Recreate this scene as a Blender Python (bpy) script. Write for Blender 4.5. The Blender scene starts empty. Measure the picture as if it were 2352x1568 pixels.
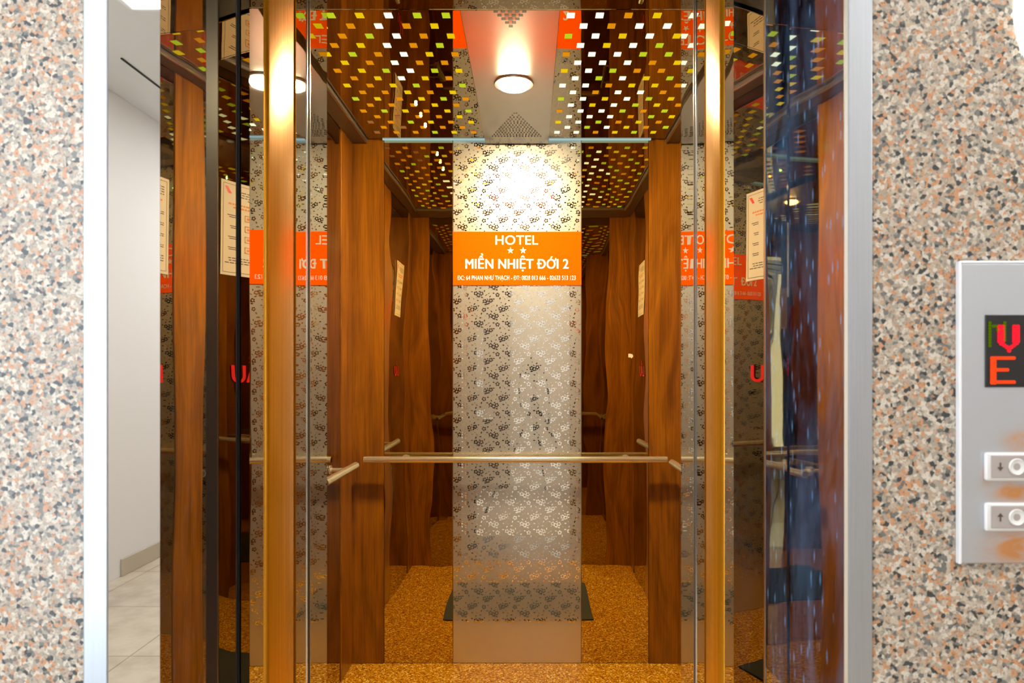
import bpy, bmesh, math, random
from mathutils import Vector, Matrix

S = bpy.context.scene
COL = S.collection
CZ = 1.217            # eye height
W, H = 2352, 1568
F = 1568.0            # focal length in pixels (24 mm on a 36 mm sensor)
VX, VY = 1215.0, 845.0
rnd = random.Random(7)

# ------------------------------------------------------------------ helpers
def tag(o, label=None, cat=None, group=None, kind=None):
    if label: o['label'] = label
    if cat: o['category'] = cat
    if group: o['group'] = group
    if kind: o['kind'] = kind
    return o

def empty(name, loc, label=None, cat=None, group=None, kind=None):
    o = bpy.data.objects.new(name, None)
    o.location = loc
    o.empty_display_size = .05
    COL.objects.link(o)
    return tag(o, label, cat, group, kind)

def wloc(o):
    v = Vector(o.location)
    while o.parent:
        o = o.parent
        v = v + Vector(o.location)
    return v

def obj(name, bm, mats, parent=None, base=None, smooth=False):
    """link a bmesh built in world coordinates as one mesh object"""
    if base is not None:
        bmesh.ops.translate(bm, verts=bm.verts, vec=-Vector(base))
    me = bpy.data.meshes.new(name)
    bm.normal_update()
    bm.to_mesh(me); bm.free()
    for m in (mats if isinstance(mats, (list, tuple)) else [mats]):
        me.materials.append(m)
    if smooth:
        for p in me.polygons: p.use_smooth = True
        try: me.set_sharp_from_angle(angle=math.radians(40))
        except Exception: pass
    o = bpy.data.objects.new(name, me)
    COL.objects.link(o)
    if base is not None: o.location = base
    if parent:
        o.parent = parent
        o.location = (Vector(base) if base is not None else Vector((0, 0, 0))) - wloc(parent)
    return o

def box(bm, x0, x1, y0, y1, z0, z1, bevel=0, seg=2, mi=0):
    vs = [bm.verts.new((x, y, z)) for x in (x0, x1) for y in (y0, y1) for z in (z0, z1)]
    fs = []
    for q in ((0, 1, 3, 2), (4, 6, 7, 5), (0, 4, 5, 1), (2, 3, 7, 6), (0, 2, 6, 4), (1, 5, 7, 3)):
        f = bm.faces.new([vs[i] for i in q]); f.material_index = mi; fs.append(f)
    if bevel:
        es = list({e for f in fs for e in f.edges})
        bmesh.ops.bevel(bm, geom=es, offset=bevel, segments=seg, affect='EDGES', profile=.5, clamp_overlap=True)
    return bm

def bx(*a, **k):
    return box(bmesh.new(), *a, **k)

def prism(bm, pts, z0, z1, bevel=0, seg=2):
    n = len(pts)
    a = [bm.verts.new((x, y, z0)) for x, y in pts]
    b = [bm.verts.new((x, y, z1)) for x, y in pts]
    f = [bm.faces.new(a[::-1]), bm.faces.new(b)]
    ve = []
    for i in range(n):
        j = (i + 1) % n
        f.append(bm.faces.new((a[i], a[j], b[j], b[i])))
    if bevel:
        ve = [e for e in bm.edges if e.verts[0] in a and e.verts[1] in b or e.verts[0] in b and e.verts[1] in a]
        bmesh.ops.bevel(bm, geom=ve, offset=bevel, segments=seg, affect='EDGES', profile=.5, clamp_overlap=True)
    bmesh.ops.recalc_face_normals(bm, faces=bm.faces)
    return bm

def tube(bm, p0, p1, r0, r1=None, n=24, cap=True):
    p0, p1 = Vector(p0), Vector(p1)
    r1 = r0 if r1 is None else r1
    d = (p1 - p0).normalized()
    u = d.orthogonal().normalized(); v = d.cross(u)
    A, B = [], []
    for i in range(n):
        t = 2 * math.pi * i / n
        w = u * math.cos(t) + v * math.sin(t)
        A.append(bm.verts.new(p0 + w * r0)); B.append(bm.verts.new(p1 + w * r1))
    for i in range(n):
        j = (i + 1) % n
        bm.faces.new((A[i], A[j], B[j], B[i]))
    if cap:
        bm.faces.new(A[::-1]); bm.faces.new(B)
    return bm

def path_tube(bm, pts, r, n=10):
    for a, b in zip(pts[:-1], pts[1:]):
        tube(bm, a, b, r, n=n)
    return bm

# ------------------------------------------------------------------ materials
def new_mat(name):
    m = bpy.data.materials.new(name); m.use_nodes = True
    nt = m.node_tree
    return m, nt, nt.nodes['Principled BSDF']

def N(nt, t, **k):
    n = nt.nodes.new(t)
    for a, b in k.items():
        setattr(n, a, b)
    return n

def L(nt, a, b): nt.links.new(a, b)

def coords(nt, scale=(1, 1, 1)):
    tc = N(nt, 'ShaderNodeTexCoord'); mp = N(nt, 'ShaderNodeMapping')
    mp.inputs['Scale'].default_value = scale
    L(nt, tc.outputs['Object'], mp.inputs['Vector'])
    return mp.outputs['Vector']

def ramp(nt, fac, stops, const=False):
    r = N(nt, 'ShaderNodeValToRGB')
    if const: r.color_ramp.interpolation = 'CONSTANT'
    e = r.color_ramp.elements
    while len(e) < len(stops): e.new(.5)
    for i, (p, c) in enumerate(stops):
        e[i].position = p; e[i].color = (*c, 1) if len(c) == 3 else c
    L(nt, fac, r.inputs['Fac'])
    return r.outputs['Color']

def noise(nt, vec, scale, detail=3, rough=.5, dist=0):
    n = N(nt, 'ShaderNodeTexNoise')
    n.inputs['Scale'].default_value = scale; n.inputs['Detail'].default_value = detail
    n.inputs['Roughness'].default_value = rough; n.inputs['Distortion'].default_value = dist
    L(nt, vec, n.inputs['Vector'])
    return n.outputs['Fac']

def mixc(nt, fac, a, b, mode='MIX'):
    m = N(nt, 'ShaderNodeMix', data_type='RGBA', blend_type=mode)
    for s, v in ((m.inputs['Factor'], fac), (m.inputs['A'], a), (m.inputs['B'], b)):
        if isinstance(v, (int, float)): s.default_value = v
        elif isinstance(v, tuple): s.default_value = (*v, 1)
        else: L(nt, v, s)
    return m.outputs['Result']

def simple(name, col, rough=.5, metal=0, emit=None, estr=0, coat=0):
    m, nt, p = new_mat(name)
    p.inputs['Base Color'].default_value = (*col, 1)
    p.inputs['Roughness'].default_value = rough
    p.inputs['Metallic'].default_value = metal
    p.inputs['Coat Weight'].default_value = coat
    if emit:
        p.inputs['Emission Color'].default_value = (*emit, 1)
        p.inputs['Emission Strength'].default_value = estr
    return m

def mirror(name, col, rough=.015, wob=.0, wscale=(3, 3, 1.1), dust=0.0, dust_tint=(.55, .62, .75)):
    m, nt, p = new_mat(name)
    p.inputs['Base Color'].default_value = (*col, 1)
    p.inputs['Metallic'].default_value = 1
    p.inputs['Roughness'].default_value = rough
    if wob:
        v = coords(nt, wscale)
        n = noise(nt, v, 1.6, 1.5, .4)
        b = N(nt, 'ShaderNodeBump'); b.inputs['Strength'].default_value = 1; b.inputs['Distance'].default_value = wob
        L(nt, n, b.inputs['Height']); L(nt, b.outputs['Normal'], p.inputs['Normal'])
    if dust:
        # smears and dried drops on the polished sheet
        v2 = coords(nt, (90, 90, 22))
        vo = N(nt, 'ShaderNodeTexVoronoi'); vo.inputs['Scale'].default_value = 1.3
        L(nt, v2, vo.inputs['Vector'])
        drops = ramp(nt, vo.outputs['Distance'], [(0, (1, 1, 1)), (.16, (.5, .5, .5)), (.26, (0, 0, 0))])
        v3 = coords(nt, (9, 9, 3))
        cl = noise(nt, v3, 1.0, 6, .7, 1.5)
        smear = ramp(nt, cl, [(.42, (.03, .03, .03)), (.72, (1, 1, 1))])
        msk = mixc(nt, .5, drops, smear, 'ADD')
        fac = N(nt, 'ShaderNodeMath', operation='MULTIPLY'); fac.inputs[1].default_value = dust
        L(nt, msk, fac.inputs[0])
        d = N(nt, 'ShaderNodeBsdfDiffuse'); d.inputs['Color'].default_value = (*dust_tint, 1)
        mx = N(nt, 'ShaderNodeMixShader')
        L(nt, fac.outputs[0], mx.inputs['Fac']); L(nt, p.outputs[0], mx.inputs[1]); L(nt, d.outputs[0], mx.inputs[2])
        L(nt, mx.outputs[0], nt.nodes['Material Output'].inputs['Surface'])
    return m

def wood(name, dark, mid, light, rough=.28, wob=0):
    m, nt, p = new_mat(name)
    v = coords(nt, (1, 1, .06))
    n1 = noise(nt, v, 34, 6, .65, .6)
    v2 = coords(nt, (1, 1, .16))
    n2 = noise(nt, v2, 9, 3, .55, 2.2)
    v3 = coords(nt, (1, 1, .02))
    n3 = noise(nt, v3, 190, 2, .6)
    c1 = ramp(nt, n1, [(.28, dark), (.5, mid), (.75, light)])
    c2 = ramp(nt, n2, [(.35, dark), (.6, light)])
    c3 = ramp(nt, n3, [(.35, (.72, .7, .66)), (.6, (1, 1, 1))])
    c = mixc(nt, .45, c1, c2)
    c = mixc(nt, 1.0, c, c3, 'MULTIPLY')
    L(nt, c, p.inputs['Base Color'])
    p.inputs['Roughness'].default_value = rough
    p.inputs['Coat Weight'].default_value = .35
    p.inputs['Coat Roughness'].default_value = .12
    return m

def granite(name, scale, cols, rough=.3, bright=1):
    m, nt, p = new_mat(name)
    v = coords(nt)
    wn = N(nt, 'ShaderNodeTexNoise'); wn.inputs['Scale'].default_value = scale * .8
    L(nt, v, wn.inputs['Vector'])
    vm = N(nt, 'ShaderNodeVectorMath', operation='MULTIPLY_ADD')
    vm.inputs[1].default_value = (.9 / scale,) * 3
    L(nt, wn.outputs['Color'], vm.inputs[0]); L(nt, v, vm.inputs[2])
    vo = N(nt, 'ShaderNodeTexVoronoi'); vo.inputs['Scale'].default_value = scale
    L(nt, vm.outputs[0], vo.inputs['Vector'])
    sp = N(nt, 'ShaderNodeSeparateColor'); L(nt, vo.outputs['Color'], sp.inputs[0])
    c = ramp(nt, sp.outputs[0], cols, True)
    vo2 = N(nt, 'ShaderNodeTexVoronoi'); vo2.inputs['Scale'].default_value = scale * 2.1
    L(nt, vm.outputs[0], vo2.inputs['Vector'])
    sp2 = N(nt, 'ShaderNodeSeparateColor'); L(nt, vo2.outputs['Color'], sp2.inputs[0])
    c2 = ramp(nt, sp2.outputs[1], [(0, (.35, .35, .36)), (.16, (.8, .8, .8)), (.4, (1, 1, 1))], True)
    c = mixc(nt, .75 * bright, c, c2, 'MULTIPLY')
    L(nt, c, p.inputs['Base Color'])
    p.inputs['Roughness'].default_value = rough
    return m

GRAN = granite('pink_grey_granite', 270, [(0, (.045, .05, .05)), (.08, (.17, .165, .15)), (.20, (.36, .31, .25)),
               (.38, (.50, .42, .33)), (.52, (.54, .27, .14)), (.66, (.62, .55, .46)), (.84, (.46, .34, .25))], .3, .8)
FLOORG = granite('amber_granite', 210, [(0, (.28, .09, .002)), (.2, (.46, .18, .004)), (.45, (.60, .26, .008)),
                 (.72, (.76, .38, .02)), (.90, (.98, .66, .14))], .24, .35)
MIR = mirror('polished_steel', (.60, .61, .62), .012, .0012)
MIRD = mirror('polished_steel_dusty_blue_glare', (.50, .52, .56), .02, .0016, dust=.36, dust_tint=(.22, .45, .80))  # dust, with the blue daylight glare put into its colour
MIRL = mirror('polished_steel_reveal', (.56, .57, .58), .012, .0012, dust=.05)
MIRC = mirror('polished_steel_chamfer', (.88, .88, .88), .01, .0)
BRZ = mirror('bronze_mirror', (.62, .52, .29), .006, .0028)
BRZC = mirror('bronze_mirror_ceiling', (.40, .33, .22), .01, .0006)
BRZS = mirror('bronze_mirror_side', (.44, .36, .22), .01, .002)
CHROME = simple('polished_rail', (.86, .80, .66), .2, .82)
WOOD = wood('wood_laminate', (.135, .038, .0010), (.27, .086, .0018), (.42, .150, .0035))
WOODS = wood('wood_laminate_strip', (.17, .048, .0012), (.32, .10, .002), (.46, .165, .004))
BLACK = simple('black_plastic', (.012, .013, .014), .35)
DARK = simple('dark_painted_steel', (.022, .024, .025), .25, .3)
RUBBER = simple('grey_mat', (.045, .05, .046), .85)
WHITEW = simple('white_wall_paint', (.88, .88, .87), .6)
WHITEC = simple('white_ceiling_paint', (.84, .86, .86), .7)
BEIGEB = simple('beige_skirting_tile', (.56, .49, .38), .3)
BROWN = simple('dark_brown_wood', (.045, .022, .015), .4)
FROST = simple('frosted_pane', (.6, .6, .58), .5)
PAPER = simple('notice_paper', (.80, .66, .46), .6)
INK = simple('printed_ink', (.10, .07, .05), .7)
ORINK = simple('orange_ink', (.75, .25, .05), .7)
RED = simple('red_sticker', (.75, .01, .01), .4)
ORANGE = simple('orange_board', (.98, .108, 0.0), .9)
ORANGE.node_tree.nodes['Principled BSDF'].inputs['Specular IOR Level'].default_value = .04
WHITET = simple('white_lettering', (.92, .92, .88), .4, emit=None)
SHADOWG = simple('black_gap', (.004, .004, .004), .6)
BRIGHTE = mirror('polished_edge', (.93, .91, .88), .18)

def brushed(name, col, rough=.32, streak=(1, 1, 60), amt=.25):
    m, nt, p = new_mat(name)
    v = coords(nt, streak)
    n = noise(nt, v, 14, 4, .6)
    c = ramp(nt, n, [(.3, tuple(x * (1 - amt) for x in col)), (.7, col)])
    L(nt, c, p.inputs['Base Color'])
    p.inputs['Metallic'].default_value = 1
    p.inputs['Roughness'].default_value = rough
    return m
BRUSH = brushed('brushed_steel', (.60, .57, .53), .28)
BRUSHV = brushed('brushed_steel_trim', (.50, .535, .59), .4, (60, 60, 1), .08)
SATIN = brushed('satin_light_panel', (.47, .46, .44), .24, (2, 60, 2), .12)

def gold(name):
    m, nt, p = new_mat(name)
    v = coords(nt, (70, 70, .5))
    n = noise(nt, v, 3, 3, .6)
    c = ramp(nt, n, [(.3, (.62, .24, .006)), (.7, (.86, .37, .012))])
    L(nt, c, p.inputs['Base Color'])
    p.inputs['Metallic'].default_value = .55
    p.inputs['Roughness'].default_value = .26
    return m
GOLD = gold('golden_wood_metal')

def etched():
    m, nt, p = new_mat('etched_steel')
    p.inputs['Base Color'].default_value = (.68, .66, .60, 1); p.inputs['Metallic'].default_value = .68
    p.inputs['Roughness'].default_value = .38
    q = N(nt, 'ShaderNodeBsdfPrincipled')
    q.inputs['Base Color'].default_value = (.66, .64, .60, 1); q.inputs['Metallic'].default_value = 1
    q.inputs['Roughness'].default_value = .17
    v = coords(nt, (1, 1, 1)); n = noise(nt, v, 900, 2, .5)
    b = N(nt, 'ShaderNodeBump'); b.inputs['Strength'].default_value = .12; b.inputs['Distance'].default_value = .0004
    L(nt, n, b.inputs['Height']); L(nt, b.outputs[0], p.inputs['Normal'])
    mx = N(nt, 'ShaderNodeMixShader'); mx.inputs[0].default_value = .45
    L(nt, p.outputs[0], mx.inputs[1]); L(nt, q.outputs[0], mx.inputs[2])
    L(nt, mx.outputs[0], nt.nodes['Material Output'].inputs['Surface'])
    return m
ETCH = etched()
FLOWER = mirror('polished_flower_pattern', (.93, .91, .86), .02)

def tiles():
    m, nt, p = new_mat('beige_floor_tile')
    v = coords(nt)
    br = N(nt, 'ShaderNodeTexBrick'); br.offset = 0
    br.inputs['Scale'].default_value = 1; br.inputs['Brick Width'].default_value = .6; br.inputs['Row Height'].default_value = .6
    br.inputs['Mortar Size'].default_value = .003; br.inputs['Color1'].default_value = (.66, .58, .46, 1)
    br.inputs['Color2'].default_value = (.64, .56, .45, 1); br.inputs['Mortar'].default_value = (.36, .30, .22, 1)
    L(nt, v, br.inputs['Vector'])
    n = noise(nt, v, 6, 5, .6)
    c = ramp(nt, n, [(.35, (.82, .80, .76)), (.6, (1, 1, 1))])
    L(nt, mixc(nt, 1.0, br.outputs['Color'], c, 'MULTIPLY'), p.inputs['Base Color'])
    p.inputs['Roughness'].default_value = .25
    return m
TILE = tiles()

def blotched_panel():
    """brushed plate with brown-orange blotches round the buttons"""
    m, nt, p = new_mat('blotched_brushed_steel')
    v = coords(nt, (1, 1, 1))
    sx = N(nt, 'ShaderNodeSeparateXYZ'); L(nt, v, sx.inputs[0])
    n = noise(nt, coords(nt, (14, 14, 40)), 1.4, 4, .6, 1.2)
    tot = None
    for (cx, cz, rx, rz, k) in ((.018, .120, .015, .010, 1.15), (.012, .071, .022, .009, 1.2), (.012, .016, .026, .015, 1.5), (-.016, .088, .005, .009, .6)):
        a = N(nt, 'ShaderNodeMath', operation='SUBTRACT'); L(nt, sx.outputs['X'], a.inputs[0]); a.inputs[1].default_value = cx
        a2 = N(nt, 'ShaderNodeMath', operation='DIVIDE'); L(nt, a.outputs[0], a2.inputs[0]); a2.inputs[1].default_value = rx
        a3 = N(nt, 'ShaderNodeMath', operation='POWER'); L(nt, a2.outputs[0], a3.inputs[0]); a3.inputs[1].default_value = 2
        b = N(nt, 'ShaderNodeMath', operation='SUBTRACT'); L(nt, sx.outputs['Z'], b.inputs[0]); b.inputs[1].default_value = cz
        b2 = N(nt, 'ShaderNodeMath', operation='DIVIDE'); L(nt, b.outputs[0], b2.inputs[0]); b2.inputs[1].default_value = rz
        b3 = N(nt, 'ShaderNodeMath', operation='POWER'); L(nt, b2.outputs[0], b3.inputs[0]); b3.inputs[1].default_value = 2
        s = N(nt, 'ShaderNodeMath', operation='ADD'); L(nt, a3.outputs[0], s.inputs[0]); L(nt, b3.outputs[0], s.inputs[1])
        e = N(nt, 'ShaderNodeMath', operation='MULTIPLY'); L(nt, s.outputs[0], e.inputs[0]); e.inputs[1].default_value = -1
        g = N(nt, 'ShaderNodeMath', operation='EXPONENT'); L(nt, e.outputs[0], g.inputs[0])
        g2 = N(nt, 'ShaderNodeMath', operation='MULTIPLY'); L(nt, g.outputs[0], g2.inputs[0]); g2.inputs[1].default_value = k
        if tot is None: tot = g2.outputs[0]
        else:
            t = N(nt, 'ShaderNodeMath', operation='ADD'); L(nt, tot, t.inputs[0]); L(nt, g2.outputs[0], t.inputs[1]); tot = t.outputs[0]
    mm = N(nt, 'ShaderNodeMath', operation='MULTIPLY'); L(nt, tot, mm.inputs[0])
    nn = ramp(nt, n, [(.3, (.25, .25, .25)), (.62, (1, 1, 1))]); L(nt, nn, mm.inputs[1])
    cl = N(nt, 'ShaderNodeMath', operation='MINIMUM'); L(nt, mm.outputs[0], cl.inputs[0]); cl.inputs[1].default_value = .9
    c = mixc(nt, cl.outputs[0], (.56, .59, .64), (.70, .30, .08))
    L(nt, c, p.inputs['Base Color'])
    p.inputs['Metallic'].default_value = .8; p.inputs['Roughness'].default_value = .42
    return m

def emission(name, col, s):
    m = bpy.data.materials.new(name); m.use_nodes = True
    nt = m.node_tree; nt.nodes.clear()
    e = N(nt, 'ShaderNodeEmission'); e.inputs[0].default_value = (*col, 1); e.inputs[1].default_value = s
    o = N(nt, 'ShaderNodeOutputMaterial'); L(nt, e.outputs[0], o.inputs[0])
    return m
LAMP = emission('downlight_glow', (1.0, .78, .45), 1250)
HALL_FILL = emission('hall_fill_glow', (1.0, .97, .92), 25)
TRIM_FILL = emission('trim_fill_glow', (.78, .89, 1.0), 7)
WALLL = emission('wall_lamp_glow', (1.0, .96, .86), 3)

# ------------------------------------------------------------------ dimensions
YB = 2.815            # back wall
YF = 1.405            # inner face of the cabin front
XL, XR = -.731, .623  # cabin side walls
ZC = 2.156            # cabin ceiling
ZH = 1.955            # underside of the door header
OL, OR = -.417, .314  # door opening
YG = .675             # granite face

# ------------------------------------------------------------------ cabin shell
wb = tag(obj('wall_back', bx(XL - .05, XR + .05, YB + .006, YB + .04, 0, 2.4), DARK), kind='structure')
wl = tag(obj('wall_left', bx(XL - .05, XL - .006, YF - .0, YB + .006, 0, 2.4), DARK), kind='structure')
wr = tag(obj('wall_right', bx(XR + .006, XR + .05, YF - .0, YB + .006, 0, 2.4), DARK), kind='structure')
tag(obj('floor', bx(XL - .006, XR + .006, YF - .09, YB + .006, -.03, 0), FLOORG), kind='structure')
tag(obj('ceiling', bx(XL - .05, XR + .05, YF - .03, YB + .04, 2.19, 2.25), DARK), kind='structure')

def panel(name, parent, mat, x0, x1, y0, y1, z0=.0, z1=ZC + .03, bev=.0012):
    return obj(name, bx(x0, x1, y0, y1, z0, z1, bevel=bev, seg=1), mat, parent)

# back wall panels
pb = [(XL, -.598, WOOD, 'wood_panel'), (-.598, -.3135, BRZ, 'mirror_panel'), (-.3135, .2155, ETCH, 'etched_steel_panel'),
      (.2155, .4937, BRZ, 'mirror_panel'), (.4937, XR, WOOD, 'wood_panel')]
for a, b, m, nme in pb:
    o = panel(nme, wb, m, a + .0006, b - .0006, YB - (.004 if m is WOOD else 0), YB + .006, .001)
    if nme == 'etched_steel_panel':
        etched_o = o
        o['label'] = 'brushed steel panel etched with small flowers'

# flower etching: a polished surface pattern on the satin sheet
def flowers(x0, x1, z0, z1, y):
    bm = bmesh.new()
    r = random.Random(3)
    def ell(cx, cz, a, b, ang, ring=0, n=8):
        ca, sa = math.cos(ang), math.sin(ang)
        jy = y - r.random() * .00025
        def P(k, s):
            t = 2 * math.pi * k / n
            u, v = a * s * math.cos(t), b * s * math.sin(t)
            return (cx + u * ca - v * sa, jy, cz + u * sa + v * ca)
        if not (x0 + a < cx < x1 - a and z0 + a < cz < z1 - a): return
        if ring:
            o_ = [bm.verts.new(P(k, 1)) for k in range(n)]; i_ = [bm.verts.new(P(k, ring)) for k in range(n)]
            for k in range(n):
                j = (k + 1) % n
                bm.faces.new((o_[k], o_[j], i_[j], i_[k]))
        else:
            bm.faces.new([bm.verts.new(P(k, 1)) for k in range(n)])
    def flower(cx, cz, a0):
        for k in range(5):
            t = a0 + k * 2 * math.pi / 5
            ell(cx + math.cos(t) * .0062, cz + math.sin(t) * .0062, .0030, .0036, t, 0, 8)
    def leaf(cx, cz, ln, ang, w=.5):
        ell(cx, cz, ln, ln * w, ang, 0, 6)
    K = 2.289e-4
    fl = [(415, 185), (460, 213), (515, 188), (575, 325), (630, 348), (685, 312), (298, 460), (350, 476), (402, 445),
          (680, 585), (735, 612), (790, 590), (245, 210), (560, 480)]
    lv = [(345, 155, 22, 0), (415, 105, 20, 1.1), (480, 150, 20, .4), (470, 246, 24, 0), (525, 256, 22, -.4), (570, 140, 20, 1.5),
          (670, 240, 20, .9), (737, 285, 20, 0), (625, 290, 18, -.5), (590, 384, 26, .2), (640, 372, 18, .3), (540, 352, 12, .3),
          (390, 375, 20, .9), (460, 410, 18, .1), (340, 410, 18, -.5), (300, 516, 26, .2), (445, 490, 10, 0), (235, 405, 20, 1.5),
          (620, 550, 20, 0), (695, 510, 20, -1.0), (750, 545, 20, .5), (790, 655, 24, -.2), (745, 648, 18, -.4), (650, 632, 10, 0),
          (175, 180, 20, -.1), (290, 275, 22, 1.4), (630, 448, 20, 0), (515, 550, 22, 1.2), (450, 312, 18, 0), (350, 580, 20, -.2),
          (490, 622, 16, .5), (220, 487, 12, .3), (775, 487, 12, .3), (200, 590, 8, 0), (505, 90, 14, .3), (310, 350, 12, -.5)]
    td = [(600, 215, 26, .5), (648, 186, 20, .6), (376, 282, 18, -.9), (345, 250, 12, -.7), (432, 590, 22, -.8), (398, 550, 16, -1.0),
          (700, 420, 14, .9), (735, 400, 12, -.6), (420, 260, 12, .4), (560, 270, 10, -.6), (590, 590, 10, .8), (300, 640, 12, -.6)]
    TX, TZ = 560 * K, 535 * K
    OX, OZ = (1040 - VX) / 557.3, CZ + (VY - 650) / 557.3
    for i in range(-2, 6):
        for j in range(-5, 15):
            ox, oz = OX + i * TX, OZ - j * TZ
            if not (x0 - .3 < ox < x1 + .1): continue
            for n, (a, b) in enumerate(fl): flower(ox + a * K, oz - b * K, n * 1.7)
            for a, b, c, t in lv: leaf(ox + a * K, oz - b * K, c * K, t)
            for a, b, c, t in td: leaf(ox + a * K, oz - b * K, c * K, t, .2)
    return bm
fo = obj('flower_pattern', flowers(-.313, .215, .165, 2.15, YB - .0006), FLOWER, etched_o)

# side wall panels
def side_wall(parent, x, s, strip):
    # s = +1: the face looks to +x (left wall), -1: right wall
    t = .006
    def pp(nme, m, a, b):
        x0, x1 = (x - t, x) if s > 0 else (x, x + t)
        if m in (WOOD, WOODS): x0, x1 = (x - t, x + .004) if s > 0 else (x - .004, x + t)
        panel(nme, parent, m, x0, x1, a + .0006, b - .0006, .001)
    pp('wood_panel', WOOD, 2.645, YB - .0046)
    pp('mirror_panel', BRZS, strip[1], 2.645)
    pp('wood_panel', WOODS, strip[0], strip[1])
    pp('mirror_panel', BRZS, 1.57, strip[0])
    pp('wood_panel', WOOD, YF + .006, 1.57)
side_wall(wl, XL, 1, (2.06, 2.22))
side_wall(wr, XR, -1, (1.97, 2.10))

# cabin front returns and header
wf = tag(obj('wall_front', bx(XL - .05, OL - .006, YF - .06, YF - .0, 0, 2.4), DARK), kind='structure')
obj('return_panel', bx(OR + .006, XR + .05, YF - .06, YF - .0, 0, 2.4), DARK, wf)
obj('header_panel', bx(OL - .006, OR + .006, YF - .06, YF + .0, ZH + .012, 2.4), DARK, wf)
panel('wood_panel', wf, WOOD, XL + .004, -.600, YF, YF + .008)
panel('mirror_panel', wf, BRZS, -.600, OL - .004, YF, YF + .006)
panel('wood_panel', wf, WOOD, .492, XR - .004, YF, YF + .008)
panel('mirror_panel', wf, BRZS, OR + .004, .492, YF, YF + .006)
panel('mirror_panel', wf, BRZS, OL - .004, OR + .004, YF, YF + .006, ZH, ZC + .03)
# polished underside of the cabin door header
tag(obj('trim_5', bx(OL - .002, OR + .002, 1.285, YF + .0, ZH, ZH + .012, bevel=.001, seg=1), BRZC), kind='structure')

# ------------------------------------------------------------------ ceiling with LED panel and downlight panel
bz = empty('ceiling_frame', (-.054, 2.1, ZC + .02), 'dark metal frame running round the edge of the cabin ceiling above the mirror panels', 'ceiling frame')
for nme, a in (('side_rail', (XL, -.663, YF + .01, YB)), ('side_rail', (.561, XR, YF + .01, YB)),
               ('cross_rail', (-.663, .561, YF + .01, 1.615))):
    obj(nme, bx(*a, ZC - .012, ZC + .032, bevel=.003), simple('brown_grey_frame', (.16, .12, .09), .4, .3), bz)
for x0, x1 in ((-.669, -.664), (.562, .567)):
    obj('bead', bx(x0, x1, 1.61, YB, ZC - .017, ZC - .012), BRUSH, bz)

lp = empty('led_ceiling_panel', (-.054, 2.2, ZC), 'bronze mirrored ceiling panel with rows of small glowing yellow and orange squares', 'ceiling panel')
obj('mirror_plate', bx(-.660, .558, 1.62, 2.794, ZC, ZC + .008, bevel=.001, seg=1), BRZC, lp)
EDGE = emission('lit_acrylic_edge', (.62, .88, .84), .62)
obj('lit_edge', bx(-.600, -.178, 2.7945, 2.806, ZC - .004, ZC + .006), EDGE, lp)
obj('lit_edge', bx(.080, .500, 2.7945, 2.806, ZC - .004, ZC + .006), EDGE, lp)

led_mats = {
    'y': emission('led_yellow', (1.0, .66, .005), .85), 'o': emission('led_orange', (1.0, .36, .005), .75),
    'g': emission('led_lime', (.62, .74, .02), .85), 'w': emission('led_white', (.95, 1.0, .66), 1.5),
    'd': emission('led_dim', (.55, .20, .05), .6)}
led_mesh = {}
for k, m in led_mats.items():
    bm = bx(-.0104, .0104, -.0128, .0128, -.0011, 0)
    me = bpy.data.meshes.new('led_square'); bm.to_mesh(me); bm.free(); me.materials.append(m); led_mesh[k] = me
leds = []
PX, PY = .0767, .0563
row = 0
Y = 1.762 - 2 * PY
while Y < 2.775:
    off = 0 if row % 2 == 1 else .0383
    for side, xs in (('L', [-.6045 + off + i * PX + .0 for i in range(6)]), ('R', [.1115 + off + i * PX for i in range(6)])):
        for i, x in enumerate(xs):
            if side == 'L' and not -.645 < x < -.193: continue
            if side == 'R' and not .093 < x < .540: continue
            if side == 'L':
                c = 'ygoy'[(i * 2 + row) % 4] if (row + i) % 3 else 'o'
                if 2 <= i <= 3 and row < 11 and (row + i) % 2 == 0: c = 'w'
                if i == 4 and row in (3, 6, 13): c = 'g'
                if row > 15 and i < 2: c = 'd' if (row + i) % 2 else 'o'
            else:
                c = 'ywgo'[(i + row // 2) % 4]
                if i <= 2 and (row + i) % 2 == 0: c = 'w'
                if i >= 4: c = 'yog'[(row + i) % 3]
            leds.append((x, Y, c))
    Y += PY; row += 1
leds.sort(key=lambda t: t[1])
first = True
for x, y, c in leds[:100]:
    o = bpy.data.objects.new('led_square', led_mesh[c]); COL.objects.link(o)
    o.parent = lp; o.location = Vector((x, y, ZC - .0002)) - wloc(lp)
bm = bmesh.new()
order = list(led_mats)
for x, y, c in leds[100:]:
    box(bm, x - .0104, x + .0104, y - .0128, y + .0128, ZC - .0013, ZC - .0002, mi=order.index(c))
tag(obj('led_squares', bm, [led_mats[k] for k in order], lp), kind='stuff')

for y, c in ((2.42, (.35, 1.0, .25)), (2.53, (1.0, .45, .08)), (2.64, (.3, 1.0, .3))):
    bm = bmesh.new(); bmesh.ops.create_uvsphere(bm, u_segments=16, v_segments=8, radius=.0055)
    bmesh.ops.translate(bm, verts=bm.verts, vec=(-.401, y, ZC - .004))
    obj('spot_bulb', bm, emission('spot_bulb_glow', c, 26), lp)
dp = empty('ceiling_light_panel', (-.049, 2.2, ZC - .02), 'brushed steel ceiling strip holding a round bright downlight and triangular vent holes', 'ceiling light')
obj('housing', bx(-.178, .080, 1.52, 2.796, ZC - .020, ZC - .001, bevel=.0015), SATIN, dp)
bm = bmesh.new()
zz = ZC - .0212
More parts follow.
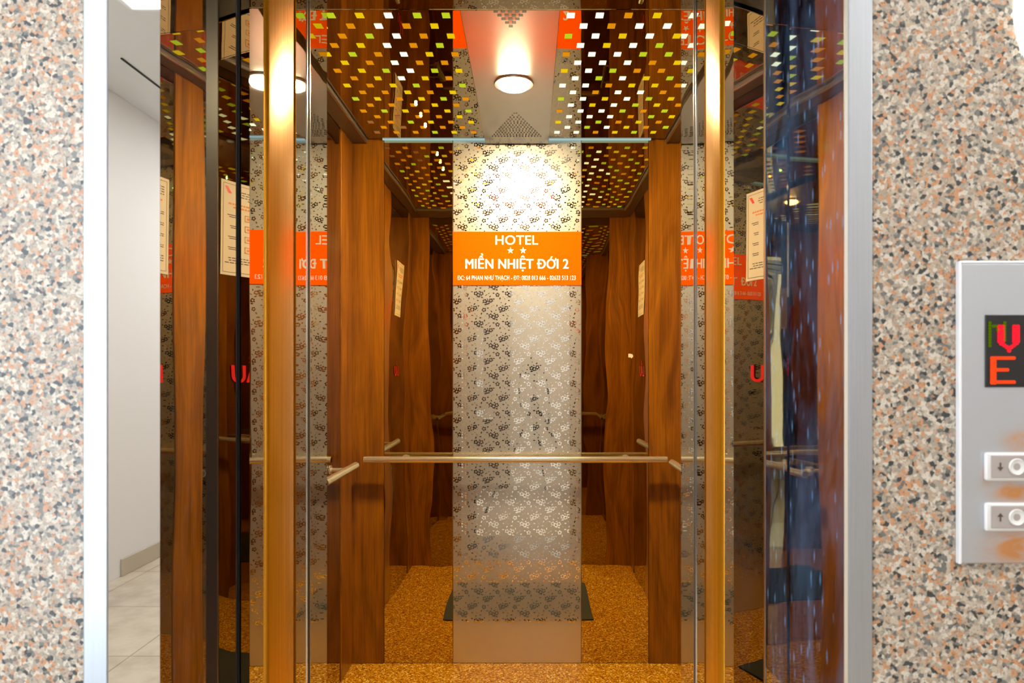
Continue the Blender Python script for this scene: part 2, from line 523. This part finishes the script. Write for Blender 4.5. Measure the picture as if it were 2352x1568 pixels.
# rear vent: triangle of fine slots widening to the back wall
nr = 13
for i in range(nr):
    y = 2.46 + i * .0205
    half = .004 + i * .0076
    n = max(1, int(half * 2 / .0118))
    for k in range(n + 1):
        x = -.049 - half + (2 * half) * k / max(1, n)
        box(bm, x - .0028, x + .0028, y - .0045, y + .0045, zz, zz + .0006)
obj('vent_holes', bm, simple('vent_dark', (.10, .10, .10), .6), dp)
bm = bmesh.new()
for i in range(9):
    y = 1.835 - i * .019
    n = i + 1
    for k in range(n):
        x = -.049 + (k - (n - 1) / 2) * .0185
        box(bm, x - .0055, x + .0055, y - .005, y + .005, zz, zz + .0006)
obj('vent_holes', bm, simple('vent_dark2', (.04, .04, .045), .6), dp)
bm = bmesh.new(); tube(bm, (-.049, 2.205, zz - .004), (-.049, 2.205, zz + .004), .062, .066, n=48)
ring = obj('lamp_ring', bm, BRUSH, dp, smooth=True)
bm = bmesh.new(); prev = None
for rr, dz in ((.052, .001), (.051, -.006), (.045, -.0125), (.034, -.017), (.018, -.0195)):
    cur = [bm.verts.new((-.049 + rr * math.cos(q * math.pi / 20), 2.205 + rr * math.sin(q * math.pi / 20), zz + dz)) for q in range(40)]
    if prev:
        for q in range(40): bm.faces.new((prev[q], prev[(q + 1) % 40], cur[(q + 1) % 40], cur[q]))
    else: bm.faces.new(cur)
    prev = cur
bm.faces.new(prev[::-1]); bmesh.ops.recalc_face_normals(bm, faces=bm.faces)
obj('lamp_lens', bm, LAMP, dp)

# ------------------------------------------------------------------ lettering
def text_bm(s, bold=0, shear=0, spacing=1):
    c = bpy.data.curves.new('t', 'FONT'); c.body = s; c.shear = shear
    c.space_character = spacing; c.fill_mode = 'FRONT'; c.resolution_u = 6
    o = bpy.data.objects.new('t', c); COL.objects.link(o)
    bpy.context.view_layer.update()
    me = bpy.data.meshes.new_from_object(o.evaluated_get(bpy.context.evaluated_depsgraph_get()))
    bm = bmesh.new(); bm.from_mesh(me)
    if bold:      # heavier strokes: overlay shifted copies of the letters
        src = bm.copy()
        for q, (dx, dy) in enumerate(((-1, 0), (1, 0), (-.5, .35), (.5, .35), (-.5, -.35), (.5, -.35))):
            c2 = src.copy()
            bmesh.ops.translate(c2, verts=c2.verts, vec=(dx * bold, dy * bold, q + 1))
            m2 = bpy.data.meshes.new('t'); c2.to_mesh(m2); c2.free(); bm.from_mesh(m2); bpy.data.meshes.remove(m2)
        src.free()
    bpy.data.objects.remove(o); bpy.data.curves.remove(c); bpy.data.meshes.remove(me)
    return bm

def fit_text(s, cap_ref, u0, u1, v0, v1, place, bold=0, spacing=1, nrm=(0, -1, 0)):
    """scale so the word spans u0..u1 and plain capitals span v0..v1; place(u, v) -> point"""
    plain = s.replace('Đ', 'D').replace('Ớ', 'Ó')
    bm = text_bm(plain, bold, spacing=spacing)
    def span(t):
        b = text_bm(t, 0, spacing=spacing); q = [v.co.x for v in b.verts]; b.free()
        return min(q), max(q)
    for i, ch in enumerate(s):          # cross bar of the D and horn of the O
        if ch not in 'ĐỚ': continue
        pl = plain[i]
        x1 = span(plain[:i + 1])[1]; g = span(pl); x0 = x1 - (g[1] - g[0])
        if ch == 'Đ': pts = [(x0 - .10, .30), (x0 + .30, .30), (x0 + .30, .41), (x0 - .10, .41)]
        else: pts = [(x1 - .16, .56), (x1 - .04, .50), (x1 + .07, .60), (x1 + .09, .76), (x1 - .02, .76), (x1 - .04, .66)]
        bm.faces.new([bm.verts.new((a, b, 7.5)) for a, b in pts])
    xs = [v.co.x for v in bm.verts]; x0, x1 = min(xs), max(xs)
    rb = text_bm(cap_ref, bold); ys = [v.co.y for v in rb.verts]; y0, y1 = min(ys), max(ys); rb.free()
    for v in bm.verts:
        u = u0 + (v.co.x - x0) / (x1 - x0) * (u1 - u0)
        w = v0 + (v.co.y - y0) / (y1 - y0) * (v1 - v0)
        v.co = Vector(place(u, w)) + Vector(nrm) * (v.co.z * .00006)
    return bm

sg = empty('hotel_sign', (-.049, YB - .004, 1.56), 'orange sign board with white hotel name and phone lettering on the etched steel back panel', 'sign')
SX = lambda px: (px - VX) / 557.3
SZ = lambda py: CZ + (VY - py) / 557.3
obj('board', bx(-.3135, .2155, YB - .0045, YB - .001, SZ(655), SZ(532), bevel=.0006, seg=1), ORANGE, sg)
fp = lambda u, v: (SX(u), YB - .0052, SZ(v))
for name, s, ref, a, b, c, d, bold, sp in (
        ('word_hotel', 'HOTEL', 'HTEL', 1138, 1236, 562, 541, .014, 1.04),
        ('word_name', 'MIỀN NHIỆT ĐỚI 2', 'MN', 1069, 1306, 617, 595, .030, 1.04),
        ('word_address', 'ĐC: 64 PHAN NHƯ THẠCH - ĐT: 0828 013 666 - 02633 513 123', 'HN', 1051, 1322, 643, 633, .020, 1.06)):
    obj(name, fit_text(s, ref, a, b, c, d, fp, bold, sp), WHITET, sg)
for cx in (1172.5, 1201.5):
    bm = bmesh.new()
    vs = []
    for k in range(10):
        r = 8.2 if k % 2 == 0 else 3.4
        t = math.pi / 2 + k * math.pi / 5
        vs.append(bm.verts.new(fp(cx + r * math.cos(t), 575.5 - r * math.sin(t))))
    c = bm.verts.new(fp(cx, 575.5))
    for k in range(10): bm.faces.new((vs[k], c, vs[(k + 1) % 10]))
    obj('star', bm, WHITET, sg)

# ------------------------------------------------------------------ handrails
def rail(name, p0, p1, wall_vec, brackets, label):
    p0, p1 = Vector(p0), Vector(p1)
    base = (p0 + p1) / 2
    t = empty(name, base, label, 'handrail')
    bm = bmesh.new(); tube(bm, p0, p1, .0132, n=32)
    obj('bar', bm, CHROME, t, smooth=True)
    d = (p1 - p0)
    for f in brackets:
        q = p0 + d * f
        w = Vector(wall_vec)
        bm = bmesh.new()
        tube(bm, q + Vector((0, 0, -.004)), q + w * .985 + Vector((0, 0, -.004)), .0075, n=20)
        tube(bm, q + w * .90 + Vector((0, 0, -.004)), q + w * .985 + Vector((0, 0, -.004)), .017, n=24)
        obj('bracket', bm, CHROME, t, smooth=True)
    dn = d.normalized()
    for e, s in ((p0, -1), (p1, 1)):
        bm = bmesh.new(); tube(bm, e + dn * s * .0002, e + dn * s * .0014, .0108, .0095, n=28)
        obj('end_cap', bm, simple('end_cap_metal', (.30, .27, .2), .35, .9), t)
    return t
ZR = CZ - .3685
rail('handrail', (-.665, YB - .065, ZR), (.556, YB - .065, ZR), (0, .065, 0), (.13, .87), 'long polished steel handrail across the back wall under the orange sign')
rail('handrail', (XL + .075, 2.19, ZR), (XL + .075, 2.585, ZR), (-.075, 0, 0), (.22, .78), 'short polished steel handrail stub on the left cabin wall, its round end facing out')
rail('handrail', (XR - .065, 2.19, ZR), (XR - .065, 2.66, ZR), (.065, 0, 0), (.22, .78), 'short polished steel handrail on the right cabin wall, mostly hidden by the door jamb')

# ------------------------------------------------------------------ notices
def notice(x, s, y0, y1, z0, z1, label):
    # s=+1 on the left wall (faces +x): text runs from high y to low y... reader looks towards -x
    t = empty('notice', (x, (y0 + y1) / 2, z0), label, 'notice')
    e = x + s * .0045
    obj('sheet', bx(min(x + s * .0025, e), max(x + s * .0025, e), y0, y1, z0, z1), PAPER, t)
    w, h = y1 - y0, z1 - z0
    P = lambda u, v: (e + s * .0006, (y0 + u * w) if s > 0 else (y1 - u * w), z0 + v * h)
    def quad(bm, u0, u1, v0, v1):
        bm.faces.new([bm.verts.new(P(*q)) for q in ((u0, v0), (u1, v0), (u1, v1), (u0, v1))])
    r = random.Random(5)
    bm = bmesh.new()
    for u0, u1, v0, v1 in ((.04, .96, .03, .034), (.04, .96, .966, .97), (.04, .046, .03, .97), (.954, .96, .03, .97)): quad(bm, u0, u1, v0, v1)
    v = .90
    for k in range(4):
        u = .10
        while u < (.66 if k < 3 else .5):
            l = r.uniform(.03, .09); quad(bm, u, u + l, v, v + .009); u += l + .015
        v -= .026
    for k in range(4):
        vv = .62 - k * .115
        for j in range(2):
            u = .10
            while u < .36:
                l = r.uniform(.03, .08); quad(bm, u, u + l, vv + .02 * j, vv + .02 * j + .008); u += l + .015
            quad(bm, .70, .70 + r.uniform(.1, .18), vv + .02 * j, vv + .02 * j + .008)
    for k in range(3):
        u = .10
        while u < .85:
            l = r.uniform(.03, .09); quad(bm, u, u + l, .13 + k * .026, .139 + k * .026); u += l + .015
    obj('printed_text', bm, INK, t)
    bm = bmesh.new()
    for k, (a, b) in enumerate(((.14, .86), (.22, .78))):
        u = a
        while u < b:
            l = r.uniform(.03, .07); quad(bm, u, u + l, .755 - k * .035, .772 - k * .035); u += l + .012
    for k in range(4):
        vv = .60 - k * .115
        for a, b, c, d in ((.46, .58, 0, .008), (.46, .58, .06, .068), (.46, .472, 0, .068), (.568, .58, 0, .068), (.495, .545, .022, .046)): quad(bm, a, b, vv + c, vv + d)
    obj('printed_icons', bm, ORINK, t)
    bm = bmesh.new()
    bm.faces.new([bm.verts.new(P(*q)) for q in ((.80, .87), (.86, .87), (.93, .94), (.87, .94))])
    obj('emblem', bm, RED, t)
    return t
notice(XL, 1, 1.745, 1.955, 1.505, 1.80, 'cream paper notice with small print on the left cabin mirror')
notice(XR, -1, 1.735, 1.945, 1.505, 1.80, 'cream paper notice with small print on the right cabin mirror')
def decal(x, s, y0, y1, z0, z1, label):
    P = lambda u, v: (x + s * .0030, (y0 + u * (y1 - y0)) if s > 0 else (y1 - u * (y1 - y0)), z0 + v * (z1 - z0))
    bm = fit_text('LẦU', 'LU', 0, 1, 0, 1, P, .03, 1, (s, 0, 0))
    base = Vector((x + s * .003, (y0 + y1) / 2, z0))
    return tag(obj('floor_sticker', bm, RED, base=base), label, 'sticker')
decal(XL, 1, 1.79, 1.93, 1.17, 1.225, 'red lettering stuck on the left cabin mirror below the notice')
decal(XR, -1, 1.78, 1.92, 1.17, 1.225, 'red lettering stuck on the right cabin mirror below the notice')

bm = bmesh.new()
tp = [(-.009, .006), (-.009, -.009), (0, -.009), (.004, -.013), (.011, -.006), (.009, .003), (.001, .006)]
a = [bm.verts.new((.4185 + x, YB - .0005, 1.270 + z)) for x, z in tp]; b = [bm.verts.new((.4185 + x, YB - .001, 1.270 + z)) for x, z in tp]
bm.faces.new(a); bm.faces.new(b[::-1])
for k in range(7): bm.faces.new((a[k], a[(k + 1) % 7], b[(k + 1) % 7], b[k]))
tag(obj('sticker_scrap', bm, PAPER, base=(.4185, YB - .0005, 1.26)), 'tiny torn cream sticker scrap on the right mirror panel of the back wall', 'sticker')
# ------------------------------------------------------------------ mat
bm = bx(-.42, .315, 1.775, 2.34, .0005, .008, bevel=.003)
tag(obj('floor_mat', bm, RUBBER, base=(-.05, 2.06, 0)), 'dark grey rectangular mat lying on the amber cabin floor', 'mat')

# ------------------------------------------------------------------ landing entrance
ZT = ZH + .02
def slab(pts, t, sgn):
    """plan polyline pts (front to back); body lies on the outward side (sgn = -1 left, +1 right)"""
    back = [(pts[-1][0] + sgn * t, pts[-1][1]), (pts[0][0] + sgn * t, pts[0][1])]
    return list(pts) + back

# left jamb: satin face, splayed polished chamfer, polished reveal
j = tag(obj('trim_1', bx(-.4393, -.4146, YG - .003, YG + .002, 0, ZH, bevel=.0015), BRUSHV), kind='structure')
j['label'] = 'pale steel architrave edging the left side of the lift entrance'
obj('corner_face', prism(bmesh.new(), [(-.4145, YG - .0025), (-.3814, .7056), (-.3814, .7300), (-.4390, .7300), (-.4390, YG + .0021), (-.4145, YG + .0021)], 0, ZH), MIRC, j)
obj('reveal_face', prism(bmesh.new(), [(-.3813, .7058), (-.3731, .7885), (-.4390, .7885), (-.4390, .7302), (-.3813, .7302)], 0, ZH), MIRL, j)
obj('black_strip', prism(bmesh.new(), [(-.3730, .7887), (-.3706, .8127), (-.3730, .8150), (-.4390, .8150), (-.4390, .7887)], 0, ZH), BLACK, j)
# right jamb
j2 = tag(obj('trim_2', bx(.3142, .3386, YG - .003, YG + .002, 0, ZH, bevel=.0015), BRUSHV), kind='structure')
j2['label'] = 'pale steel architrave edging the right side of the lift entrance'
obj('corner_edge', prism(bmesh.new(), [(.3105, YG - .0025), (.3141, YG - .003), (.3141, YG + .002), (.3120, YG + .002)], 0, ZH), BRIGHTE, j2)
obj('reveal_face', prism(bmesh.new(), [(.3140, YG + .0021), (.3020, .7905), (.3050, .7930), (.3386, .7930), (.3386, YG + .0021)], 0, ZH), MIRD, j2)
# head trim
tag(obj('trim_3', bx(-.4393, .3386, YG - .003, YG + .002, ZH + .001, ZH + .03, bevel=.0015), BRUSHV), kind='structure')

# landing doors (edges showing beside the jambs)
def door_panel(name, loc, label, parts, group=None):
    t = empty(name, loc, label, 'door', group)
    for nme, poly, m, z0, z1, bev in parts:
        obj(nme, prism(bmesh.new(), poly, z0, z1, bev, 4), m, t, smooth=bool(bev))
    return t
a13 = math.tan(math.radians(13))
def lx(y): return -.4000 + a13 * (y - .876)
door_panel('landing_door', (-.45, .93, .0), 'mirror polished landing door edge just inside the left entrance jamb',
    [('door_leaf', [(lx(.879), .879), (lx(.912), .912), (-.60, .912), (-.60, .879)], MIR, .003, ZH - .006, 0),
     ('gap_fill', [(lx(.9135) - .004, .9135), (lx(.9215) - .004, .9215), (-.55, .9215), (-.55, .9135)], SHADOWG, .003, ZH - .006, 0),  # black filler standing for the dark of the gap between leaves
     ('door_leaf', [(lx(.923), .923), (lx(.9407), .9407), (-.60, .9407), (-.60, .923)], MIR, .003, ZH - .006, 0),
     ('edge_strip', [(-.4008, .872), (-.3992, .8768), (-.420, .8768), (-.420, .872)], BRIGHTE, .003, ZH - .006, 0)])
def rx(y): return .2952 - a13 * (y - .858)
door_panel('landing_door', (.40, .90, .0), 'mirror polished landing door edge inside the right jamb, spotted with dust',
    [('outer_leaf', [(.3013, .7970), (.2960, .8520), (.50, .8520), (.50, .7970)], MIRD, .003, ZH - .006, 0),
     ('door_leaf', [(rx(.858), .858), (rx(.9297), .9297), (.50, .9297), (.50, .858)], mirror('polished_steel_light_dust', (.62, .62, .62), .012, .0012, dust=.035), .003, ZH - .006, 0),
     ('edge_strip', [(.2951, .8535), (.2944, .8570), (.31, .8570), (.31, .8535)], BRIGHTE, .003, ZH - .006, 0)])
# second polished leaf, leading edge flush with the cabin opening
door_panel('sliding_door', (-.5, 1.04, .0), 'polished steel door leaf edge between the left landing door and the golden post',
    [('door_leaf', [(-.4160, .990), (-.4183, 1.075), (-.74, 1.075), (-.74, .990)], MIR, .003, ZH - .006, 0)])
door_panel('sliding_door', (.4, 1.04, .0), 'polished steel door leaf edge between the right landing door and the golden post',
    [('door_leaf', [(.3126, 1.015), (.3156, 1.100), (.64, 1.100), (.64, 1.015)], MIR, .003, ZH - .006, 0)])
# golden rounded leading edges of the cabin doors
door_panel('cabin_door', (-.45, 1.145, .0), 'cabin door with golden brown rounded leading edge, left of the etched panel',
    [('leading_edge', [(-.4145, 1.080), (-.4145, 1.212), (-.452, 1.212), (-.452, 1.080)], GOLD, .003, ZH - .004, .012),
     ('door_leaf', [(-.453, 1.12), (-.453, 1.175), (-.80, 1.175), (-.80, 1.12)], MIR, .003, ZH - .006, 0)])
door_panel('cabin_door', (.35, 1.158, .0), 'cabin door with golden brown rounded leading edge, right of the etched panel',
    [('leading_edge', [(.3115, 1.106), (.3115, 1.212), (.350, 1.212), (.350, 1.106)], GOLD, .003, ZH - .004, .012),
     ('door_leaf', [(.351, 1.12), (.351, 1.175), (.70, 1.175), (.70, 1.12)], MIR, .003, ZH - .006, 0)])
# cabin jambs: two polished posts with a bright-edged slot
for nm, s, x, lab in (('trim_6', -1, OL, 'left'), ('trim_7', 1, OR, 'right')):
    m0 = tag(obj(nm, prism(bmesh.new(), slab([(x, 1.222), (x, 1.280)], .06, s), 0, ZH), MIR), kind='structure')
    m0['label'] = 'polished steel cabin door post on the %s with a bright edged slot' % lab
    obj('jamb_face', prism(bmesh.new(), slab([(x, 1.300), (x, YF + .004)], .06, s), 0, ZH), MIR, m0)
    obj('slot', prism(bmesh.new(), slab([(x + s * .006, 1.2835), (x + s * .006, 1.2965)], .05, s), 0, ZH), SHADOWG, m0)
    obj('bright_edge', prism(bmesh.new(), slab([(x - s * .0012, 1.2802), (x - s * .0012, 1.2832)], .02, s), 0, ZH), BRIGHTE, m0)
    obj('bright_edge', prism(bmesh.new(), slab([(x - s * .0012, 1.2967), (x - s * .0012, 1.2997)], .02, s), 0, ZH), BRIGHTE, m0)

# door header with screws above the doors
hd = empty('door_header', (-.05, 1.0, ZH), 'dark steel underside of the door header with round screws above the lift doors', 'door header')
obj('cover', bx(-.44, .34, .70, 1.08, ZH, ZH + .05), DARK, hd)
obj('track', bx(-.60, .50, 1.09, 1.28, ZH + .004, ZH + .05, bevel=.004), DARK, hd)
obj('rail_groove', bx(-.44, .34, .835, .865, ZH - .003, ZH - .0002), simple('grey_track', (.14, .14, .13), .35, .8), hd)
for x, y in ((-.30, 1.13), (-.26, 1.19), (.14, 1.13), (.19, 1.19), (-.07, 1.16), (-.2, .95), (.1, .95)):
    bm = bmesh.new(); tube(bm, (x, y, ZH - .001), (x, y, ZH + .004), .009, n=20)
    obj('screw', bm, BRUSH, hd)

# sill
tag(obj('trim_4', bx(-.80, .70, YG + .003, 1.31, -.02, -.0005), BRUSH), kind='structure')

# ------------------------------------------------------------------ landing (hall)
for a in ((-2.62, -.4395, YG, .80, 0, 2.8), (.3388, 4.6, YG, .80, 0, 2.8), (-.4395, .3388, YG, .80, ZH + .031, 2.8)):
    o = obj('wall_granite', bx(*a), GRAN); tag(o, kind='structure')
tag(obj('floor', bx(-2.62, 4.6, -1.32, YG + .002, -.03, -.0008), TILE), kind='structure')
tag(obj('ceiling', bx(-2.62, 4.6, -1.34, .80, 2.801, 2.85), WHITEC), kind='structure')
hb = tag(obj('wall_hall', bx(-2.62, 4.6, -1.34, -1.30, 0, 2.80), WHITEW), kind='structure')
tag(obj('wall_hall_left', bx(-2.66, -2.62, -1.34, .80, 0, 2.80), WHITEW), kind='structure')
tag(obj('wall_hall_right', bx(4.6, 4.64, -1.34, .80, 0, 2.80), WHITEW), kind='structure')
tag(obj('baseboard_hall', bx(2.90, 4.59, -1.299, -1.288, 0, .10, bevel=.002), BEIGEB), kind='structure')
tag(obj('trim_8', bx(2.40, 4.59, -1.0, -.99, 2.795, 2.8005), SHADOWG), kind='structure')
# dark doorways on the hall wall
d1 = tag(obj('door_1', bx(-.86, -.19, -1.299, -1.27, .002, 2.25, bevel=.004), BROWN), kind='structure')
obj('door_pane', bx(-.66, -.46, -1.2695, -1.262, .95, 1.62, bevel=.003), FROST, d1)
obj('kick_plate', bx(-.68, -.36, -1.2695, -1.262, .70, .80, bevel=.003), FROST, d1)
d2 = tag(obj('door_2', bx(2.25, 2.66, -1.299, -1.27, .002, 2.15, bevel=.004), BROWN), kind='structure')
w1 = tag(obj('fill_panel_1', bx(-2.35, -1.15, -1.2995, -1.28, .25, 2.45), WHITEC), kind='structure')  # unseen glowing panel added to whiten the left trim
obj('pane', bx(-2.30, -1.20, -1.2795, -1.275, .30, 2.40), TRIM_FILL, w1)  # glowing face of the added fill panel, not a window pane

for x, yy, lab in ((-.9, -.2, 'added unseen square fill light left of the camera tripod'), (1.6, -.35, 'added unseen square fill light right of the camera tripod'), (3.75, -.2, 'added unseen square fill light farthest right along the hall')):  # unseen fill lights added to brighten the hall
    t = empty('hall_fill_light', (x, yy, 2.80), lab, 'ceiling light')
    obj('fill_light_frame', bx(x - .32, x + .32, yy - .32, yy + .32, 2.786, 2.8005, bevel=.003), WHITEC, t)
    obj('fill_light_face', bx(x - .29, x + .29, yy - .29, yy + .29, 2.782, 2.7858), HALL_FILL, t)

# wall lamp at the right edge of the frame
t = empty('wall_lamp', (.518, YG, 1.570), 'round glowing white wall lamp on the granite above the call panel, cut by the frame', 'lamp')
bm = bmesh.new()
rings = []
for k in range(7):
    a = k / 6 * math.pi / 2
    rr, dd = math.cos(a), math.sin(a) * .028
    rings.append([bm.verts.new((.518 + .0415 * rr * math.cos(u * math.pi / 16), YG - .003 - dd, 1.570 + .070 * rr * math.sin(u * math.pi / 16))) for u in range(32)] if k < 6 else None)
tip = bm.verts.new((.518, YG - .031, 1.570))
for k in range(5):
    for u in range(32): bm.faces.new((rings[k][u], rings[k][(u + 1) % 32], rings[k + 1][(u + 1) % 32], rings[k + 1][u]))
for u in range(32): bm.faces.new((rings[5][u], rings[5][(u + 1) % 32], tip))
bm.faces.new(rings[0][::-1])
obj('globe', bm, WALLL, t, smooth=True)
bm = bmesh.new()
vv = [[bm.verts.new((.518 + .035 * math.cos(u * math.pi / 16), y, 1.570 + .06 * math.sin(u * math.pi / 16))) for u in range(32)] for y in (YG - .003, YG - .0001)]
for u in range(32): bm.faces.new((vv[0][u], vv[0][(u + 1) % 32], vv[1][(u + 1) % 32], vv[1][u]))
bm.faces.new(vv[0]); bm.faces.new(vv[1])
obj('base_plate', bm, BRUSH, t)

# ------------------------------------------------------------------ call panel
YP = YG - .0058
cx0, cx1 = .4225, .5200
cp = empty('call_panel', (.464, YG, 1.028), 'brushed steel lift call panel with red display and two buttons on the granite wall', 'call panel')
PXx = lambda px: (px - VX) / F * YP
PZz = lambda py: CZ + (VY - py) / F * YP
zt, zb = PZz(602), PZz(1295)
pm = blotched_panel()
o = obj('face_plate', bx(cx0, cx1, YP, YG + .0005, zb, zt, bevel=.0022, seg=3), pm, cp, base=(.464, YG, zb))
bm = bx(cx0 - .0012, cx0 + .0016, YP - .0006, YG - .0005, zb, zt + .001, bevel=.0006)
obj('edge_strip', bm, simple('white_edge', (.9, .92, .97), .25, .2), cp)
obj('top_edge', bx(cx0 + .0017, cx1, YP - .0006, YG - .0005, zt - .0012, zt + .001, bevel=.0005), simple('pale_edge', (.75, .8, .88), .25, .4), cp)
dx0, dx1 = PXx(2262), PXx(2368)
dz0, dz1 = PZz(889), PZz(723)
scr = obj('display', bx(dx0, dx1, YP - .0012, YP + .001, dz0, dz1, bevel=.0005, seg=1), simple('display_glass', (.008, .008, .009), .12), cp)
LR = emission('led_red', (1.0, .015, .03), 1.3); LO = emission('led_red_orange', (1.0, .06, .01), 1.3); LG = emission('led_green_dim', (.12, .22, .0), .7)
def dots(cells, mat, name, r, parent):
    bm = bmesh.new()
    for px, py in cells:
        x, z = PXx(px), PZz(py)
        tube(bm, (x, YP - .0020, z), (x, YP - .0010, z), r, n=10)
    return obj(name, bm, mat, parent)
v = []
for k in range(9): v += [(2293, 750 + k * 4.2), (2301, 750 + k * 4.2), (2327, 750 + k * 4.2), (2335, 750 + k * 4.2)]
v += [(2297, 789), (2304, 793), (2310, 797), (2332, 788), (2326, 793), (2320, 797), (2315, 801), (2315, 805)]
dots(v, LR, 'direction_arrow', .0019, scr)
e = [(2276, 823 + k * 6.2) for k in range(10)] + [(2282, 823 + k * 6.2) for k in range(10)]
e += [(2276 + k * 5, 822) for k in range(11)] + [(2276 + k * 5, 849) for k in range(8)] + [(2276 + k * 5, 877) for k in range(11)]
dots(e, LO, 'floor_letter', .0017, scr)
g = [(2271, 741 + k * 6.6) for k in range(9)] + [(2279, 749), (2285, 749), (2289, 757)] + [(2305, 741 + k * 6.6) for k in range(7)]
dots(g, LG, 'faint_arrow', .0015, scr)

PL = simple('button_grey', (.42, .37, .35), .45, .1); RIM = simple('button_rim', (.80, .79, .78), .35, .2)
def button(py0, py1, up, lab):
    x0, x1 = PXx(2258), PXx(2378)
    z0, z1 = PZz(py1), PZz(py0)
    t = obj('call_button', bx(x0, x1, YP - .0045, YP + .0005, z0, z1, bevel=.0022, seg=3), RIM, cp, smooth=True)
    t['label'] = lab
    obj('button_face', bx(x0 + .0046, x1 - .0046, YP - .0058, YP - .0040, z0 + .0034, z1 - .0026, bevel=.0006), PL, t)
    cx, cz = PXx(2326), (z0 + z1) / 2 + .0004
    bm = bmesh.new()
    prev = None
    for rr, dy in ((.0082, 0), (.0074, -.0012), (.0062, -.0004), (.0035, .0002), (.0001, .0004)):
        cur = [bm.verts.new((cx + rr * math.cos(k * math.pi / 16), YP - .0060 + dy, cz + rr * math.sin(k * math.pi / 16))) for k in range(32)]
        if prev:
            for k in range(32): bm.faces.new((prev[k], prev[(k + 1) % 32], cur[(k + 1) % 32], cur[k]))
        prev = cur
    bm.faces.new(prev)
    obj('touch_dimple', bm, RIM, t, smooth=True)
    ax, az = PXx(2288), cz
    s = 1 if up else -1
    bm = bmesh.new()
    q = lambda a, b: bm.verts.new((ax + a, YP - .0062, az + b * s))
    bm.faces.new([q(-.0032, .0004), q(.0032, .0004), q(0, .0042)])
    bm.faces.new([q(-.0008, -.0040), q(.0008, -.0040), q(.0008, .0004), q(-.0008, .0004)])
    obj('arrow_mark', bm, INK, t)
button(1038, 1103, False, 'upper button marked with a small down arrow')
button(1153, 1218, True, 'lower button marked with a small up arrow')

# ------------------------------------------------------------------ camera on tripod (seen in the polished flowers)
ph = empty('photo_camera', (.03, -.08, 1.13), 'black camera body with hanging strap on the tripod, mirrored in the etched panel', 'camera')
obj('body', bx(-.055, .105, -.15, -.085, 1.165, 1.275, bevel=.012, seg=3), BLACK, ph, smooth=True)
bm = bmesh.new(); tube(bm, (0, -.09, CZ), (0, -.03, CZ), .040, .042, n=32); obj('lens', bm, BLACK, ph, smooth=True)
obj('viewfinder_hump', bx(-.02, .045, -.145, -.09, 1.275, 1.31, bevel=.01, seg=3), BLACK, ph, smooth=True)
bm = bmesh.new(); path_tube(bm, [(-.058, -.12, 1.25), (-.085, -.12, 1.1), (-.08, -.12, .98), (-.06, -.12, .86)], .009); obj('strap', bm, BLACK, ph)
bm = bmesh.new(); path_tube(bm, [(.108, -.12, 1.25), (.15, -.12, 1.1), (.17, -.12, .95), (.165, -.12, .72)], .009); obj('strap', bm, BLACK, ph)
tr = empty('tripod', (.05, -.3, 0), 'black camera tripod standing on the hall floor, mirrored in the etched panel', 'tripod')
bm = bmesh.new(); tube(bm, (.045, -.125, 1.164), (.045, -.125, 1.10), .030, n=20); tube(bm, (.045, -.125, 1.10), (.05, -.13, .55), .016, n=16); obj('centre_column', bm, BLACK, tr, smooth=True)
bm = bmesh.new(); tube(bm, (.047, -.127, .97), (.047, -.127, .90), .04, n=20); obj('shoulder', bm, BLACK, tr, smooth=True)
for fx, fy in ((-.36, -.10), (.16, -.95), (.50, -.55)):
    A = Vector((.048, -.128, .93)); B = Vector((fx, fy, .02)); M = A.lerp(B, .5)
    bm = bmesh.new(); tube(bm, A, M, .017, n=14); tube(bm, M, B, .012, .010, n=14)
    lg = obj('leg', bm, BLACK, tr, smooth=True)
    bm = bmesh.new(); tube(bm, B, (fx, fy, .0), .013, .015, n=14); obj('foot', bm, RUBBER, lg)

# ------------------------------------------------------------------ world, camera, render options
w = bpy.data.worlds.new('world'); S.world = w; w.use_nodes = True
w.node_tree.nodes['Background'].inputs[0].default_value = (.8, .9, 1, 1)
w.node_tree.nodes['Background'].inputs[1].default_value = .3

cam = bpy.data.cameras.new('camera'); co = bpy.data.objects.new('camera', cam); COL.objects.link(co)
co.location = (0, 0, CZ); co.rotation_euler = (math.pi / 2, 0, 0)
cam.sensor_width = 36; cam.lens = 24
cam.shift_x = (W / 2 - VX) / W; cam.shift_y = (VY - H / 2) / W
cam.clip_start = .01
cam.dof.use_dof = True; cam.dof.focus_distance = 2.75; cam.dof.aperture_fstop = 11
S.camera = co
S.view_settings.view_transform = 'Standard'; S.view_settings.look = 'None'
S.view_settings.exposure = 0; S.view_settings.gamma = 1
S.cycles.max_bounces = 10; S.cycles.glossy_bounces = 8; S.cycles.diffuse_bounces = 3
S.cycles.sample_clamp_indirect = 6; S.cycles.use_denoising = True
S.cycles.caustics_reflective = True
S.cycles.adaptive_threshold = .02
